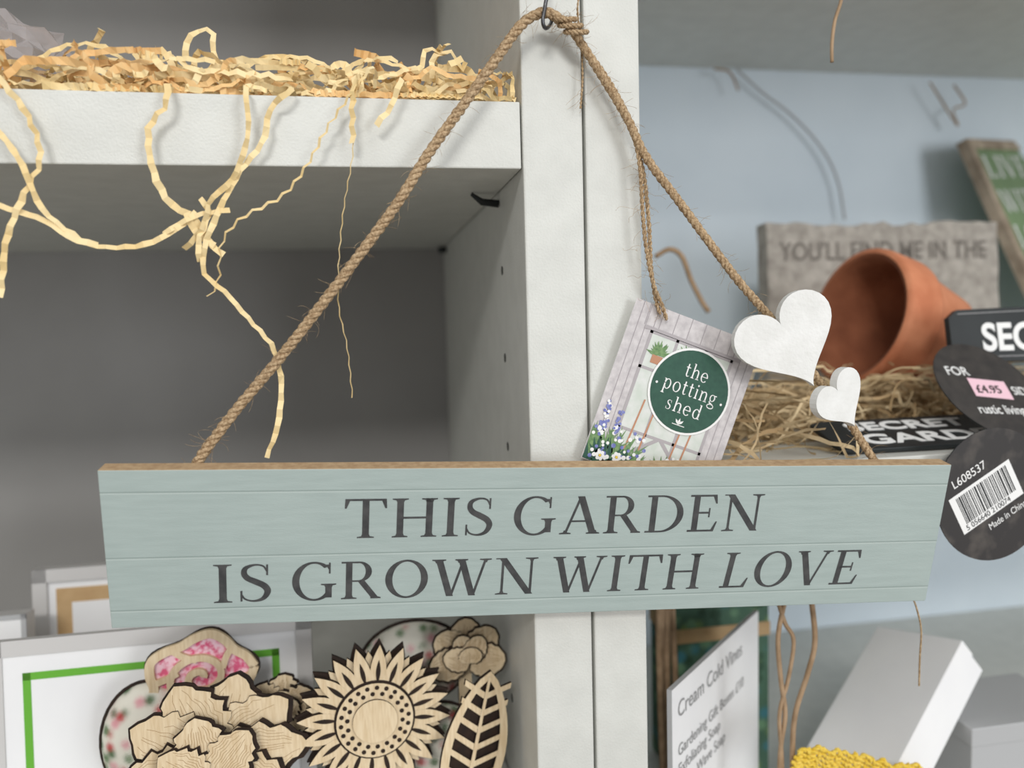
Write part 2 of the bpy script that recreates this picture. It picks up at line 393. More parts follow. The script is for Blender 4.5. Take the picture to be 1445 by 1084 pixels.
# ------------------------------------------------------------ shelving
xa = P(740,300,YF).x; xb = P(826,300,YF).x; xc = P(905,300,YF).x
zt = P(733,143,YF).z; zb = P(733,238,YF).z
ZLOW = 1.122; ZR = 1.322; ZRL = 1.055
zr_top = P(905,93,YB).z
XL, XR = -0.62, 0.98
HT = 2.05
uL = empty("shelving_unit", (xa-0.3, YF+0.2, 0)); uR = empty("shelving_unit", (xc+0.3, YF+0.2, 0))
def board(name, par, *a, m='melamine', bev=0.0007):
    b = B(name); b.box(*a, m); return b.done(par, bevel=bev)
board("side_panel_right", uL, xa, xb-0.0006, YF, YB+0.015, 0, HT, bev=.001)
board("side_panel_left", uL, XL-0.03, XL, YF, YB+0.015, 0, HT)
board("back_panel", uL, XL, xa, YB, YB+0.012, 0.05, HT, m='back_grey_shade')
board("shelf_middle", uL, XL, xa-0.0008, YF+0.0005, YB-0.0005, zb, zt)
board("shelf_lower", uL, XL, xa-0.0008, YF+0.0005, YB-0.0005, ZLOW-0.032, ZLOW)
board("shelf_upper", uL, XL, xa-0.0008, YF+0.0005, YB-0.0005, 1.80, 1.834)
board("shelf_bottom", uL, XL, xa-0.0008, YF+0.0005, YB-0.0005, 0.06, 0.094)
board("shelf_knee", uL, XL, xa-0.0008, YF+0.0005, YB-0.0005, 0.6, 0.634)
board("top_board", uL, XL-.03, xb-0.0006, YF, YB+.015, HT, HT+.03)
board("side_panel_left", uR, xb+0.0008, xc, YF, YB+0.015, 0, HT, bev=.001)
board("side_panel_right", uR, XR, XR+0.03, YF, YB+0.015, 0, HT)
board("back_panel", uR, xc, XR, YB, YB+0.012, 0.05, HT, m='back_blue_lit')
board("shelf_middle", uR, xc+0.0005, XR-.0005, YF+0.0005, YB-0.0005, ZR-0.03, ZR)
board("shelf_lower", uR, xc+0.0005, XR-.0005, YF+0.0005, YB-0.0005, ZRL-0.03, ZRL)
board("shelf_upper", uR, xc+0.0005, XR-.0005, YF+0.0005, YB-0.0005, zr_top, zr_top+.032)
board("shelf_bottom", uR, xc+0.0005, XR-.0005, YF+0.0005, YB-0.0005, 0.06, 0.094)
board("shelf_knee", uR, xc+0.0005, XR-.0005, YF+0.0005, YB-0.0005, 0.6, 0.634)
board("top_board", uR, xb+.0008, XR+.03, YF, YB+.015, HT, HT+.03)
def PX(px, py, x):
    d = ray(px, py); return CAM + d*(x/d.x)
b = B("peg_holes")
for px, py in ((709,382),(713,505),(717,630),(723,985)):
    q = PX(px, py, xa); Fr = Frame((xa-0.0002, q.y, q.z), (0,-1,0), (0,0,1))
    b.prism(Fr, [(0.0026*math.cos(t*math.pi/8), 0.0026*math.sin(t*math.pi/8)) for t in range(16)], -0.0001, 0.0001, 'gap')
q = PX(704, 270, xa)
b.tube([(xa-0.0005,q.y,zb-0.006),(xa-0.010,q.y,zb-0.005),(xa-0.016,q.y-.002,zb-0.001)], [0.0022,0.002,0.001], 'black', 8)
b.tube([(xa-0.0005,YB-.03,zb-0.004),(xa-0.008,YB-.03,zb-0.004)], 0.003, 'black', 8)
b.done(uL)

# room
b = B("floor"); b.box(-3, 3, -3, 2.2, -0.05, 0, 'floor'); b.done()
b = B("wall_back"); b.box(-3, 3, YB+0.05, YB+0.15, 0, 2.9, 'wallp'); b.done()

# ------------------------------------------------------------ sign
sign = empty("hanging_garden_sign", SF(SW/2, SH/2, -0.004))
face_m = sign_face_mat(SW, SH)
b = B("board"); b.prism(SF, [(0,0),(SW,0),(SW,SH),(0,SH)], -0.009, 0, face_m, 'mdf'); b.done(sign, bevel=0.0004)
b = B("lettering")
def word_at(word, pl, pr, ytopL, ybotL, ybotR, ytopR):
    ul, vl = on_frame(SF, pl, ybotL); ur, vr = on_frame(SF, pr, ybotR)
    _, vt = on_frame(SF, pl, ytopL); _, vt2 = on_frame(SF, pr, ytopR)
    return ul, ur, (vl+vr)/2, ((vt-vl)+(vt2-vr))/2
spec1 = [("THIS",487,694,704,760,755,701),("GARDEN",724,1073,702,755,749,698)]
spec2 = [("IS",302,383,796,850,849,795),("GROWN",413,757,795,848,837,786),("WITH",778,988,786,836,831,782),("LOVE",1014,1208,781,830,824,776)]
for sp in (spec1, spec2):
    R_ = [word_at(*s) for s in sp]
    v = sum(r[2] for r in R_)/len(R_); h = sum(r[3] for r in R_)/len(R_)
    for s, r in zip(sp, R_): serif_word(b, SF, s[0], r[0], r[1], v, h, 0.00015, 'ink', .1, shear={'LOVE':.12,'WITH':.05}.get(s[0], 0.02))
b.done(sign)

# ropes
def rope(b, pts, Rr, pitch, m='jute', strands=3, hairs=200, hl=(0.003,0.010), n=6):
    path = resample(catmull(pts, step=0.001), 0.0008)
    N = path[1]-path[0]; N = N.orthogonal().normalized(); fr = []
    for i, p in enumerate(path):
        t = (path[min(i+1,len(path)-1)]-path[max(i-1,0)]).normalized()
        N = (N - t*N.dot(t)).normalized(); fr.append((p, N.copy(), t.cross(N), t))
    for k in range(strands):
        pp = []; rr = []
        for i, (p, n_, b2, t) in enumerate(fr):
            a = 2*math.pi*(k/strands + i*0.0008/pitch)
            pp.append(p + (n_*math.cos(a)+b2*math.sin(a))*Rr*0.5); rr.append(Rr*0.56*(1+0.12*noise.noise(p*400+Vector((k*9,0,0)))))
        b.tube(pp, rr, m, n)
    for _ in range(hairs):
        p, n_, b2, t = random.choice(fr); a = random.uniform(0, 6.28); o = n_*math.cos(a)+b2*math.sin(a)
        L = random.uniform(*hl); d = (o + t*random.uniform(-3, 3)).normalized(); q = p + o*Rr*0.8; hp = [q]
        c = Vector((random.uniform(-1,1),random.uniform(-1,1),random.uniform(-1.2,.6)))
        for j in range(5):
            d = (d + c*0.45).normalized(); q = q + d*L/5; hp.append(q)
        if hp[-1].y > YF-0.0005: continue
        b.tube(hp, [0.00007]*5+[0.00003], m, 3, caps=False)
YH = YF-0.013
sb = lambda px: SF(on_frame(SF, px, 660)[0], SH, -0.0125).y
yl, yr = sb(280), sb(1235)
b = B("jute_rope")
lp = [(792,30,YH),(776,19,YH-.002),(758,20,YH),(735,36,YH),(706,75,YH),(660,140,YH-.001),(606,215,YH-.002),(562,285,YH-.003),(498,372,None),(440,448,None),(395,505,None),(340,570,None),(305,615,None),(280,650,None),(268,675,None)]
pts = []
for i, (x, y, Y) in enumerate(lp):
    if Y is None:
        t = (562-x)/(562-280); Y = (YH-.003)*(1-min(1,t)) + yl*min(1,t)
    pts.append(P(x, y, Y))
rope(b, pts, 0.0024, 0.0115, hairs=200)
rp = [(780,22),(800,34),(822,64),(850,108),(884,165),(912,222),(955,280),(1005,348),(1045,400),(1080,440),(1112,478),(1150,530),(1180,568),(1215,622),(1236,655),(1245,675)]
pts = [P(x, y, YH + .004*min(1,max(0,(x-780)/60)) + (yr-YH-.004)*max(0, (x-840)/395)) for x, y in rp]
rope(b, pts, 0.0021, 0.0105, hairs=180)
for k in range(3):
    c = P(797+k*8, 27+k*9, YH)
    ring_ = [c + RT*0.0050*math.cos(a) + UP*0.0022*math.sin(a) + fwd*0.0045*math.sin(a) for a in [i*2*math.pi/14 for i in range(15)]]
    rope(b, ring_, 0.0012, 0.006, hairs=20)
b.done(sign)
def heart_pts(s, n=56):
    o = []
    for i in range(n):
        t = 2*math.pi*i/n
        o.append((s*16*math.sin(t)**3/16, s*(13*math.cos(t)-5*math.cos(2*t)-2*math.cos(3*t)-math.cos(4*t))/16))
    return o
def heart(px, py, Y, s, rot, yaw=0, th=.003):
    b = B("wooden_heart"); Fr = facing(px, py, Y, rot, yaw)
    b.prism(Fr, heart_pts(s), -th, th, 'heart'); return b.done(sign, bevel=0.0005)
mp = m_per_px(1100, 480, yr)
yh = yr-0.0062
heart(1110, 478, yh, 65*mp, 28, -12)
heart(1183, 563, yh, 42*mp, 33, 14, .0022)
b = B("wall_hook")
b.tube(catmull([P(774,-22,YF+.0005), P(773,-14,YH-.003), P(769,10,YH-.0045), P(766,30,YH-.005), P(770,40,YH-.003), P(777,34,YH+.0035), P(779,24,YH+.0055)]), 0.0009, 'steel', 8)
b.tube([P(774,-22,YF+.001), P(774,-22,YF-.001)], 0.004, 'steel', 12)
b.done()

YT = YF-0.006
b = B("tag_twine")
rope(b, [P(x,y,YT-.004 if y<430 else YT-.003) for x,y in [(806,40),(835,85),(868,140),(893,190),(903,235),(907,300),(912,350),(922,400),(936,436),(941,452)]], 0.0011, 0.006, strands=2, hairs=70, n=5)
rope(b, [P(x,y,YT-.001 if y<430 else YT-.003) for x,y in [(806,44),(845,92),(880,150),(898,205),(909,250),(916,320),(919,380),(925,420),(932,445)]], 0.0011, 0.006, strands=2, hairs=70, n=5)
for k in range(14):
    x, y = 905+random.uniform(-8,12), 250+random.uniform(0,180); q = [P(x,y,YT-.004)]
    dx, dy = random.uniform(-8,6), random.uniform(-5,9)
    for j in range(5): x += dx+random.uniform(-3,3); y += dy+random.uniform(-4,4); q.append(P(x,y,YT-.004))
    b.tube(catmull(q,n=3), 0.00007, 'jute', 3)
rope(b, [P(817,-10,YH-.002), P(815,20,YH+.002), P(820,60,YH+.006), P(822,110,YH+.008), P(819,155,YH+.008)], 0.0006, 0.004, strands=2, hairs=25, n=4)
b.done(sign)

# small hanging product tag with greenhouse picture
TLt, TRt, BLt = P(921,430,YT), P(1095,497,YT), P(820,646,YT)
TF = Frame(BLt, TRt-TLt, TLt-BLt); TWd = (TRt-TLt).length; THt = (TLt-BLt).length
tag = empty("swing_tag", TF(TWd/2, THt/2))
b = B("card")
def rr(u0,v0,u1,v1): return [(u0*TWd,v0*THt),(u1*TWd,v0*THt),(u1*TWd,v1*THt),(u0*TWd,v1*THt)]
b.prism(TF, rr(0,0,1,1), -0.0006, 0, 'tg_wood', 'card')
w = 0.00008
for i in range(1,4): b.poly(TF, rr(i*.06,0,i*.06+.005,1), w, 'tg_line'); b.poly(TF, rr(1-i*.06,0,1-i*.06+.005,1), w, 'tg_line')
for i in range(1,9): b.poly(TF, rr(i*.11,.87,i*.11+.005,1), w, 'tg_line')
b.poly(TF, rr(.17,.04,.83,.85), 2*w, 'tg_pane')
for u in (.17,.375,.60,.81): b.poly(TF, rr(u,.04,u+.022,.85), 3*w, 'tg_beam')
for v in (.24,.62,.835): b.poly(TF, rr(.17,v,.83,v+.018), 3*w, 'tg_beam')
b.poly(TF, rr(.12,.85,.88,.872), 3*w, 'tg_beam')
b.poly(TF, [(.20*TWd,.05*THt),(.24*TWd,.05*THt),(.50*TWd,.24*THt),(.46*TWd,.24*THt)], 3.5*w, 'tg_beam')
b.poly(TF, [(.80*TWd,.05*THt),(.76*TWd,.05*THt),(.50*TWd,.24*THt),(.54*TWd,.24*THt)], 3.5*w, 'tg_beam')
def fan(u, v, n, L, m, wd=.012, ww=4, spread=80):
    for i in range(n):
        a = math.radians(90+random.uniform(-spread,spread)); l = L*random.uniform(.6,1)*THt
        c, s = math.cos(a), math.sin(a); x, y = u*TWd, v*THt; h = wd*TWd
        cl = lambda q: (min(max(q[0], .004*TWd), .996*TWd), min(max(q[1], .004*THt), .99*THt))
        b.poly(TF, [cl(q) for q in [(x-s*h*.3,y+c*h*.3),(x+c*l*.5-s*h,y+s*l*.5+c*h),(x+c*l,y+s*l),(x+c*l*.5+s*h,y+s*l*.5-c*h)]], ww*w+i*2e-6, m)
def dot(u, v, r, m, ww=5, n=10):
    b.poly(TF, [(u*TWd+r*TWd*math.cos(2*math.pi*k/n), v*THt+r*TWd*math.sin(2*math.pi*k/n)) for k in range(n)], ww*w+random.random()*4e-6, m)
for u, v in ((.28,.70),(.50,.74),(.73,.70),(.62,.74)):
    fan(u, v+.02, 18, .10, 'tg_leaf'); b.poly(TF, rr(u-.04,v-.03,u+.04,v+.02), 5*w, 'tg_pot')
for u in (.26,.36,.60,.68):
    b.poly(TF, [(u*TWd,.05*THt),((u+.014)*TWd,.05*THt),((u+.046)*TWd,.45*THt),((u+.034)*TWd,.45*THt)], 4*w, 'tg_pot')
for u in (.04,.1,.16,.24,.32,.38,.60,.68,.75,.82,.88,.95): fan(u, 0.0, 16, .27 if u < .3 else .18, 'tg_leaf', .015, spread=45)
for u in (.05,.1,.14,.2,.33,.65,.8,.93): fan(u, 0.0, 8, .18, 'tg_green', .016, ww=5)
for k in range(110):
    u = random.choice([random.uniform(.02,.42), random.uniform(.55,.97)])
    dot(u, random.uniform(.02,.17 if u>.4 else .24), random.uniform(.009,.017), random.choice(['white','tg_blue','tg_blue','white','white']), 6)
for k in range(40): dot(.07+random.uniform(-.03,.03), .18+random.uniform(0,.2), .011, random.choice(['tg_blue','white']), 6)
for k in range(22): dot(.17+random.uniform(-.02,.02), .2+random.uniform(0,.14), .010, 'tg_blue', 6)
for fu, fv in ((.12,.05),(.24,.07),(.33,.04),(.70,.05),(.86,.06),(.62,.12),(.9,.13)):
    for k in range(6): dot(fu+.024*math.cos(k*1.047), fv+.024*math.sin(k*1.047)*TWd/THt, .014, 'white', 7)
    dot(fu, fv, .010, 'yellow', 8)
cu, cv = on_frame(TF, 972, 553); mpt = m_per_px(972,553,YT)
def disc(r, ww, m, n=48): b.poly(TF, [(cu+r*math.cos(2*math.pi*k/n), cv+r*math.sin(2*math.pi*k/n)) for k in range(n)], ww*w, m)
disc(58*mpt, 9, 'white'); disc(55*mpt, 10, 'tg_green')
serif_word(b, TF, "the", cu-15*mpt, cu+18*mpt, cv+18*mpt, 24*mpt, 12*w, 'white')
serif_word(b, TF, "potting", cu-39*mpt, cu+39*mpt, cv-6*mpt, 25*mpt, 12*w, 'white')
serif_word(b, TF, "shed", cu-25*mpt, cu+25*mpt, cv-31*mpt, 24*mpt, 12*w, 'white')
for sx in (-1,1): b.poly(TF, [(cu+sx*48*mpt+1.8*mpt*math.cos(k), cv-2*mpt+1.8*mpt*math.sin(k)) for k in range(6)], 12*w, 'white')
for a in (50,90,130): 
    c, s = math.cos(math.radians(a)), math.sin(math.radians(a))
    b.poly(TF, [(cu-s*mpt*.5, cv-46*mpt),(cu+c*5*mpt-s*1.6*mpt,cv+(-46+s*5)*mpt+c*1.6*mpt),(cu+c*9*mpt,cv+(-46+9*s)*mpt),(cu+c*5*mpt+s*1.6*mpt,cv+(-46+s*5)*mpt-c*1.6*mpt)], 12*w, 'white')
b.poly(TF, [(cu-9*mpt,cv-47*mpt),(cu+9*mpt,cv-47*mpt),(cu+9*mpt,cv-46*mpt),(cu-9*mpt,cv-46*mpt)], 12*w, 'white')
b.done(tag, recalc=False)

# ------------------------------------------------------------ paper shred, left shelf
b = B("shredded_paper_filling")
xr_ = xa-0.004
def walk(x, y, z, n, step, zmin, zmax, xlim, ylim, curl=0.7, rise=0.4):
    a = random.uniform(0, 6.28); e = random.uniform(-.3, rise); p = Vector((x,y,z)); o = [p.copy()]
    for i in range(n):
        a += random.uniform(-curl, curl); e += random.uniform(-.45,.42)
        e = max(-1.1, min(1.1, e))
        p = p + Vector((math.cos(a)*math.cos(e), math.sin(a)*math.cos(e), math.sin(e)))*step
        p.x = max(xlim[0], min(xlim[1], p.x)); p.y = max(ylim[0], min(ylim[1], p.y)); p.z = max(zmin, min(zmax, p.z)); o.append(p.copy())
    return o
for i in range(900):
    x = random.uniform(-0.38, xa-0.012); y = YF + 0.004 + random.random()**1.3*0.16
    d = min(1.0, (y-YF)/.05)
    hmax = zt + 0.010 + 0.012*d + 0.006*random.random()
    pts = walk(x, y, zt+random.uniform(.002,.010+.010*d), random.randint(9,20), 0.004, zt+.0015, hmax, (-0.42, xr_), (YF+0.001, YF+0.2), curl=.45, rise=.3)
    b.ribbon(pts, random.uniform(.0022,.0036), random.choice(['shred','shred','shred2']), 0.0006)
for i in range(14):
    x = random.uniform(-0.34, xa-0.02); y = YF+random.uniform(.01,.06); h = random.uniform(.012,.024); wd = random.uniform(.008,.03)
    a = random.uniform(-.6,.6)
    pts = [Vector((x+wd*t*math.cos(a)-wd/2+.002*math.sin(t*9), min(max(y+wd*t*math.sin(a),YF+.002),YB), zt+.004+h*math.sin(math.pi*min(1,t)))) for t in [k/12 for k in range(13)]]
    for p in pts: p.x = min(p.x, xr_)
    b.ribbon(pts, .0028, 'shred', 0.0006)
YS = YF-0.006
hang = [
 ([(0,112),(38,162),(57,222),(30,282),(8,345),(0,430)],9),
 ([(-20,170),(10,200),(34,238),(56,290),(95,325),(135,347),(200,346),(250,322),(285,292)],9),
 ([(236,122),(233,150),(210,180),(214,232),(236,282),(275,310),(300,348),(320,362)],10),
 ([(347,134),(350,190),(330,250),(298,282),(285,322),(255,358)],9),
 ([(410,128),(382,152),(371,200),(336,245),(308,300),(290,345),(288,385),(320,415),(360,460),(386,492),(397,540),(392,600),(376,646)],9),
 ([(528,92),(490,140),(462,180),(436,228),(400,275),(340,308),(312,345),(308,395),(288,428)],6),
 ([(508,100),(497,160),(498,215),(483,310),(477,420),(490,490),(498,566)],3),
 ([(500,110),(497,150),(498,205)],9),
 ([(566,112),(553,148),(525,183)],9),
 ([(-15,286),(60,310),(100,335),(140,347)],10),
 ([(230,330),(275,305),(330,295)],8), ([(262,300),(278,330),(312,352)],10), ([(282,280),(296,300),(280,340),(282,372)],8),
]
for pl, wd in hang:
    base = []
    if pl[0][1] < 140 and pl[0][0] >= 0:
        q = P(pl[0][0], 128, YF); base = [Vector((q.x, YF+.02, zt+.006)), Vector((q.x, YF+.004, zt+.004))]
    pts = resample(catmull(base+[P(x, y, YS-random.uniform(0,.003)) for x, y in pl], n=6), 0.0038)
    b.ribbon(pts, wd*m_per_px(300,300,YS), 'shred', 0.0007 if wd > 4 else .0003, phi=random.uniform(-.3,.3), twist=.12, roll=.3)
for pl in ([(40,92),(78,70),(112,62),(150,68),(190,100)], [(262,84),(263,62),(276,45),(300,44),(300,66),(306,92)], [(330,100),(380,82),(440,84),(480,108)], [(470,110),(520,84),(590,98),(600,70),(640,80)], [(610,110),(612,80),(640,75),(650,100),(660,80)], [(190,92),(215,84),(240,110)]):
    pts = resample(catmull([P(x,y,YF+.012) for x,y in pl], n=6), 0.0038)
    b.ribbon(pts, .0028, 'shred', 0.0007, phi=0, twist=.16)
b.done(recalc=False)

# ------------------------------------------------------------ wood wool right shelf
b = B("wood_wool_filling")
xk = P(1196, 630, YF+.014).x
for i in range(1800):
    x = random.uniform(xc+.01, 0.62); y = YF + 0.01 + random.random()*0.2
    over = x > xk-.03
    if over and y < YF+.07: y += .07
    k = max(0, 1-abs((y-YF-.07)/.1))
    hm = .010 + .036*k*random.random()
    ymin = YF+.002 if not over else YF+.058
    pts = walk(x, y, ZR+random.uniform(.002,.006+hm), random.randint(8,18), 0.006, ZR+.0012, ZR+hm+.006, (xc+.004, 0.70), (ymin, YF+0.26), curl=.2, rise=.3)
    if not over:
        for p in pts: p.x = min(p.x, xk-.002) if p.y < YF+.058 else p.x
    b.ribbon(pts, random.uniform(.0008,.0024), random.choice(['tanshred','tanshred','tanshred','tanshred2']), 0.0001)
b.done(recalc=False)

# ------------------------------------------------------------ terracotta pot
YP = YF+0.145
mc = P(1208,446,YP); mpp = m_per_px(1208,438,YP)
ax = Vector((1, 0.10, -0.25)).normalized()
s1 = ax.cross(Vector((0,0,1))).normalized(); s2 = s1.cross(ax)
Rm = 88*mpp
prof_o = [(0,.93),(0.02,1.0),(.10,1.01),(.56,.975),(.60,.96),(.615,.90),(.64,.885),(1.52,.66),(1.56,.63)]
b = B("terracotta_pot")
def lathe(prof, m):
    rows = [[mc + ax*(t*Rm) + (s1*math.cos(a)+s2*math.sin(a))*(r*Rm) for a in [2*math.pi*k/56 for k in range(56)]] for t, r in prof]
    b.grid(rows, m, True)
lathe(prof_o, 'terracotta'); lathe([(1.56,.63),(1.56,.12)], 'terracotta'); lathe([(1.56,.12),(1.46,.12)], 'terra_shade')
lathe([(0,.93),(.03,.87),(.60,.84),(.66,.80),(1.46,.54),(1.46,.12)], 'terra_shade')
b.done()

# ------------------------------------------------------------ stone plaque
YQ = YF+0.265
tl, tr_ = P(1078,318,YQ), P(1404,326,YQ-.01)
SFq = Frame(Vector((tl.x, tl.y-.012, ZR+.001)), Vector((tr_.x-tl.x, tr_.y-tl.y, 0)), Vector((0,0.06,1)))
qw = tr_.x-tl.x; qh = (tl.z-ZR)
st = empty("stone_plaque", SFq(qw/2,qh/2))
b = B("slab"); n = 24
pts = [(0,0)]+[(qw+.001*random.uniform(-1,1), qh*i/8) for i in range(8)]+[(qw*(1-i/n), qh+.0022*random.uniform(-1,1)) for i in range(n+1)]+[(.001*random.uniform(-1,1), qh*(1-i/8)) for i in range(1,8)]
b.prism(SFq, pts, -0.02, 0, 'stone'); b.done(st, bevel=.0015)
text_obj("inscription", "YOU'LL FIND ME IN THE", SFq, qw*.5, qh-.032, .0225, .0003, 'stone_txt', st, align='CENTER', sx=.82, bold=.0003)

# ------------------------------------------------------------ green framed sign, leaning, far right
D0 = .80
g0 = CAM+ray(1362,196)*D0; g1 = CAM+ray(1445,200)*D0*1.1; g2 = CAM+ray(1445,380)*D0*.968
GF = Frame(g0, g1-g0, g0-g2)
gh = (g0.z-ZR-.012)/max(.2, GF.y.z); gw = .14
gs = empty("framed_quote_sign", GF(gw/2,-gh/2))
b = B("frame")
fwid = .011
for a in ([(0,0),(gw,0),(gw-fwid,-fwid),(fwid,-fwid)], [(0,0),(fwid,-fwid),(fwid,-gh+fwid),(0,-gh)], [(gw,0),(gw,-gh),(gw-fwid,-gh+fwid),(gw-fwid,-fwid)], [(0,-gh),(fwid,-gh+fwid),(gw-fwid,-gh+fwid),(gw,-gh)]):
    b.prism(GF, a, -.010, .001, 'weathered')
b.prism(GF, [(fwid,-fwid),(gw-fwid,-fwid),(gw-fwid,-gh+fwid),(fwid,-gh+fwid)], -.008, -.001, 'sage'); b.done(gs)
b = B("quote_lettering")
for i, (t, x1) in enumerate((("LIVE", .115), ("WITH", .122), ("LOVE", .122), ("IN THE", .122), ("GARDEN", .122))):
    serif_word(b, GF, t, .019, x1, -.044-.040*i, .025, -.0006, 'white')
b.done(gs, recalc=False)

# ------------------------------------------------------------ black slate signs & round tags
YK = YF+0.06
Fk = facing(1346, 512, YK, 0, -6, -12)
k1 = empty("chalk_plaque", Fk(.06,.01))
b = B("board")
b.prism(Fk, [(0,0),(.13,0),(.13,.034),(.124,.037),(.006,.034),(0,.029)], -.005, 0, 'black', 'black')
b.prism(Fk, [(.003,.003),(.127,.003),(.127,.0036),(.003,.0036)], 0, .0002, 'grey'); b.prism(Fk, [(.006,.031),(.124,.0338),(.124,.0344),(.006,.0316)], 0, .0002, 'grey')
b.done(k1, bevel=.0004)
text_obj("lettering", "SECRET", Fk, .0205, .0075, .0245, .0002, 'white', k1, sx=.88, bold=.0007)
Fk2 = facing(1190, 636, YF+.012, 1.5, -4, -74)
k2 = empty("chalk_plaque", Fk2(.07,.01))
b = B("board"); b.prism(Fk2, [(0,0),(.16,0),(.16,.037),(.152,.040),(.008,.040),(0,.037)], -.003, 0, 'black'); b.done(k2, bevel=.0006)
text_obj("lettering", "SECRET", Fk2, .018, .024, .015, .0002, 'white', k2, bold=.0004, sx=1.5)
text_obj("lettering_line", "GARDEN", Fk2, .018, .006, .017, .0002, 'white', k2, bold=.0004, sx=1.5)
def circ(cx, cy, r, n=40, sy=1): return [(cx+r*math.cos(2*math.pi*k/n), cy+r*sy*math.sin(2*math.pi*k/n)) for k in range(n)]
Fr = facing(1397, 549, YF+.028, -6, 8, -42); mr_ = m_per_px(1397,548,YF+.028)
t2 = empty("swing_tag", Fr(0,0))
b = B("card"); b.prism(Fr, circ(0,0,73*mr_), -.0006, 0, 'tagblack', 'black')
b.prism(Fr, [(-28*mr_,-12*mr_),(26*mr_,-16*mr_),(28*mr_,12*mr_),(-26*mr_,16*mr_)], .0001, .0003, 'pink'); b.done(t2, recalc=False)
text_obj("print", "FOR", Fr, -52*mr_, 20*mr_, 19*mr_, .0002, 'white', t2, sx=.95)
text_obj("print_line", "SIDE", Fr, 32*mr_, -8*mr_, 18*mr_, .0002, 'white', t2, sx=.8)
text_obj("price", "£4.95", Fr, -23*mr_, -7*mr_, 17*mr_, .0005, 'tagblack', t2)
text_obj("script", "rustic living", Fr, -38*mr_, -38*mr_, 19*mr_, .0002, 'white', t2, sx=.8)
Fr = facing(1402, 698, YF-.010, 28, 2, 0); mr_ = m_per_px(1402,698,YF-.010)
t3 = empty("swing_tag", Fr(0,0))
b = B("card"); b.prism(Fr, circ(0,0,82*mr_, 56), -.0006, 0, 'tagrust', 'black')
bx, by, bw, bh = -58, -22, 96, 50
b.poly(Fr, [(bx*mr_,by*mr_),((bx+bw)*mr_,by*mr_),((bx+bw)*mr_,(by+bh)*mr_),(bx*mr_,(by+bh)*mr_)], .0001, 'white')
x = bx+9
while x < bx+bw-8:
    wd = random.choice([1,1,1.6,2.4]); b.poly(Fr, [(x*mr_,(by+10)*mr_),((x+wd)*mr_,(by+10)*mr_),((x+wd)*mr_,(by+bh-4)*mr_),(x*mr_,(by+bh-4)*mr_)], .0002, 'black'); x += wd+random.choice([1,1.4,2])
b.done(t3, recalc=False)
text_obj("barcode_digits", "5 056640 210074", Fr, (bx+6)*mr_, (by+2)*mr_, 10*mr_, .0002, 'black', t3, extrude=.00005)
text_obj("stock_code", "L608537", Fr, -46*mr_, 36*mr_, 15*mr_, .0002, 'white', t3, extrude=.00005)
text_obj("origin_text", "Made in China", Fr, -24*mr_, -37*mr_, 12*mr_, .0002, 'white', t3, extrude=.00005, sx=.85)

# twines / wires on right side
b = B("loose_twine")
b.tube(catmull([P(x,y,YB-.012) for x,y in [(1040,98),(1075,130),(1120,165),(1160,210),(1182,255),(1192,310)]]), .0012, 'cardgrey', 6)
b.tube(catmull([P(x,y,YF+.2) for x,y in [(925,362),(945,352),(962,362),(975,395),(990,425),(1000,440)]]), .0020, 'stalk', 6)
b.done()
b = B("loose_twine")
b.tube(catmull([P(x,y,YF+.03) for x,y in [(1192,-40),(1187,0),(1178,30),(1174,62),(1174,88)]]), .0010, 'stalk', 6)
b.done()
for pl in ([(1008,97),(1030,102),(1042,128)], [(1312,116),(1330,145),(1352,178),(1345,155),(1362,146),(1346,120)]):
    b = B("wire_clip"); b.tube(catmull([P(x,y,YB-.02) for x,y in pl], n=5), .0010, 'stalk', 6); b.done()
b = B("cellophane_wrap")
m, nt, bs = new_mat("cellophane"); bs.inputs["Base Color"].default_value = rgb(205,198,198); bs.inputs["Roughness"].default_value = 0.15; bs.inputs["Alpha"].default_value = 0.4
M['cello'] = m
c = P(4,88,YF+.05); rows = []
for i in range(13):
    th = math.pi*i/12; row = []
    for k in range(28):
        a = 2*math.pi*k/28; d = Vector((math.sin(th)*math.cos(a), math.sin(th)*math.sin(a), math.cos(th)))
        r = 1+.35*noise.noise(d*3.1)+.12*noise.noise(d*9); row.append(c+Vector((d.x*.03*r, d.y*.025*r, max(d.z*.018*r, zt+.001-c.z))))
    rows.append(row)
b.grid(rows, 'cello', True, smooth=False); b.done()

# ------------------------------------------------------------ lower left: prints
def flat_print(name, tlp, trp, Y, zbot, layers, thick=.004, lean=.08, edge='silver', face='card'):
    a, c = P(*tlp, Y), P(*trp, Y); h = (a.z+c.z)/2 - zbot
    Fr = Frame(Vector((a.x, Y-h*lean, zbot+.0008)), Vector((c.x-a.x,0,0)), Vector((0,lean,1))); W = c.x-a.x; H = h*math.sqrt(1+lean*lean)
    b = B(name); b.prism(Fr, [(0,0),(W,0),(W,H),(0,H)], -thick, 0, face, edge)
    layers(b, Fr, W, H); return b.done(recalc=False)
def borders(b, Fr, ins, wd, W, H, w, m):
    b.prism(Fr, [(ins,H-ins),(W-ins,H-ins),(W-ins,H-ins-wd),(ins,H-ins-wd)], 0, w, m)
    b.prism(Fr, [(ins,ins),(W-ins,ins),(W-ins,ins+wd),(ins,ins+wd)], 0, w, m)
    b.prism(Fr, [(ins,ins),(ins+wd,ins),(ins+wd,H-ins),(ins,H-ins)], 0, w, m)
    b.prism(Fr, [(W-ins-wd,ins),(W-ins,ins),(W-ins,H-ins),(W-ins-wd,H-ins)], 0, w, m)
YPn = YF+.10
def lay1(b, Fr, W, H):
    borders(b, Fr, 0, .009, W, H, .0012, 'silver')
    borders(b, Fr, .019, .0042, W, H, .0003, 'green')
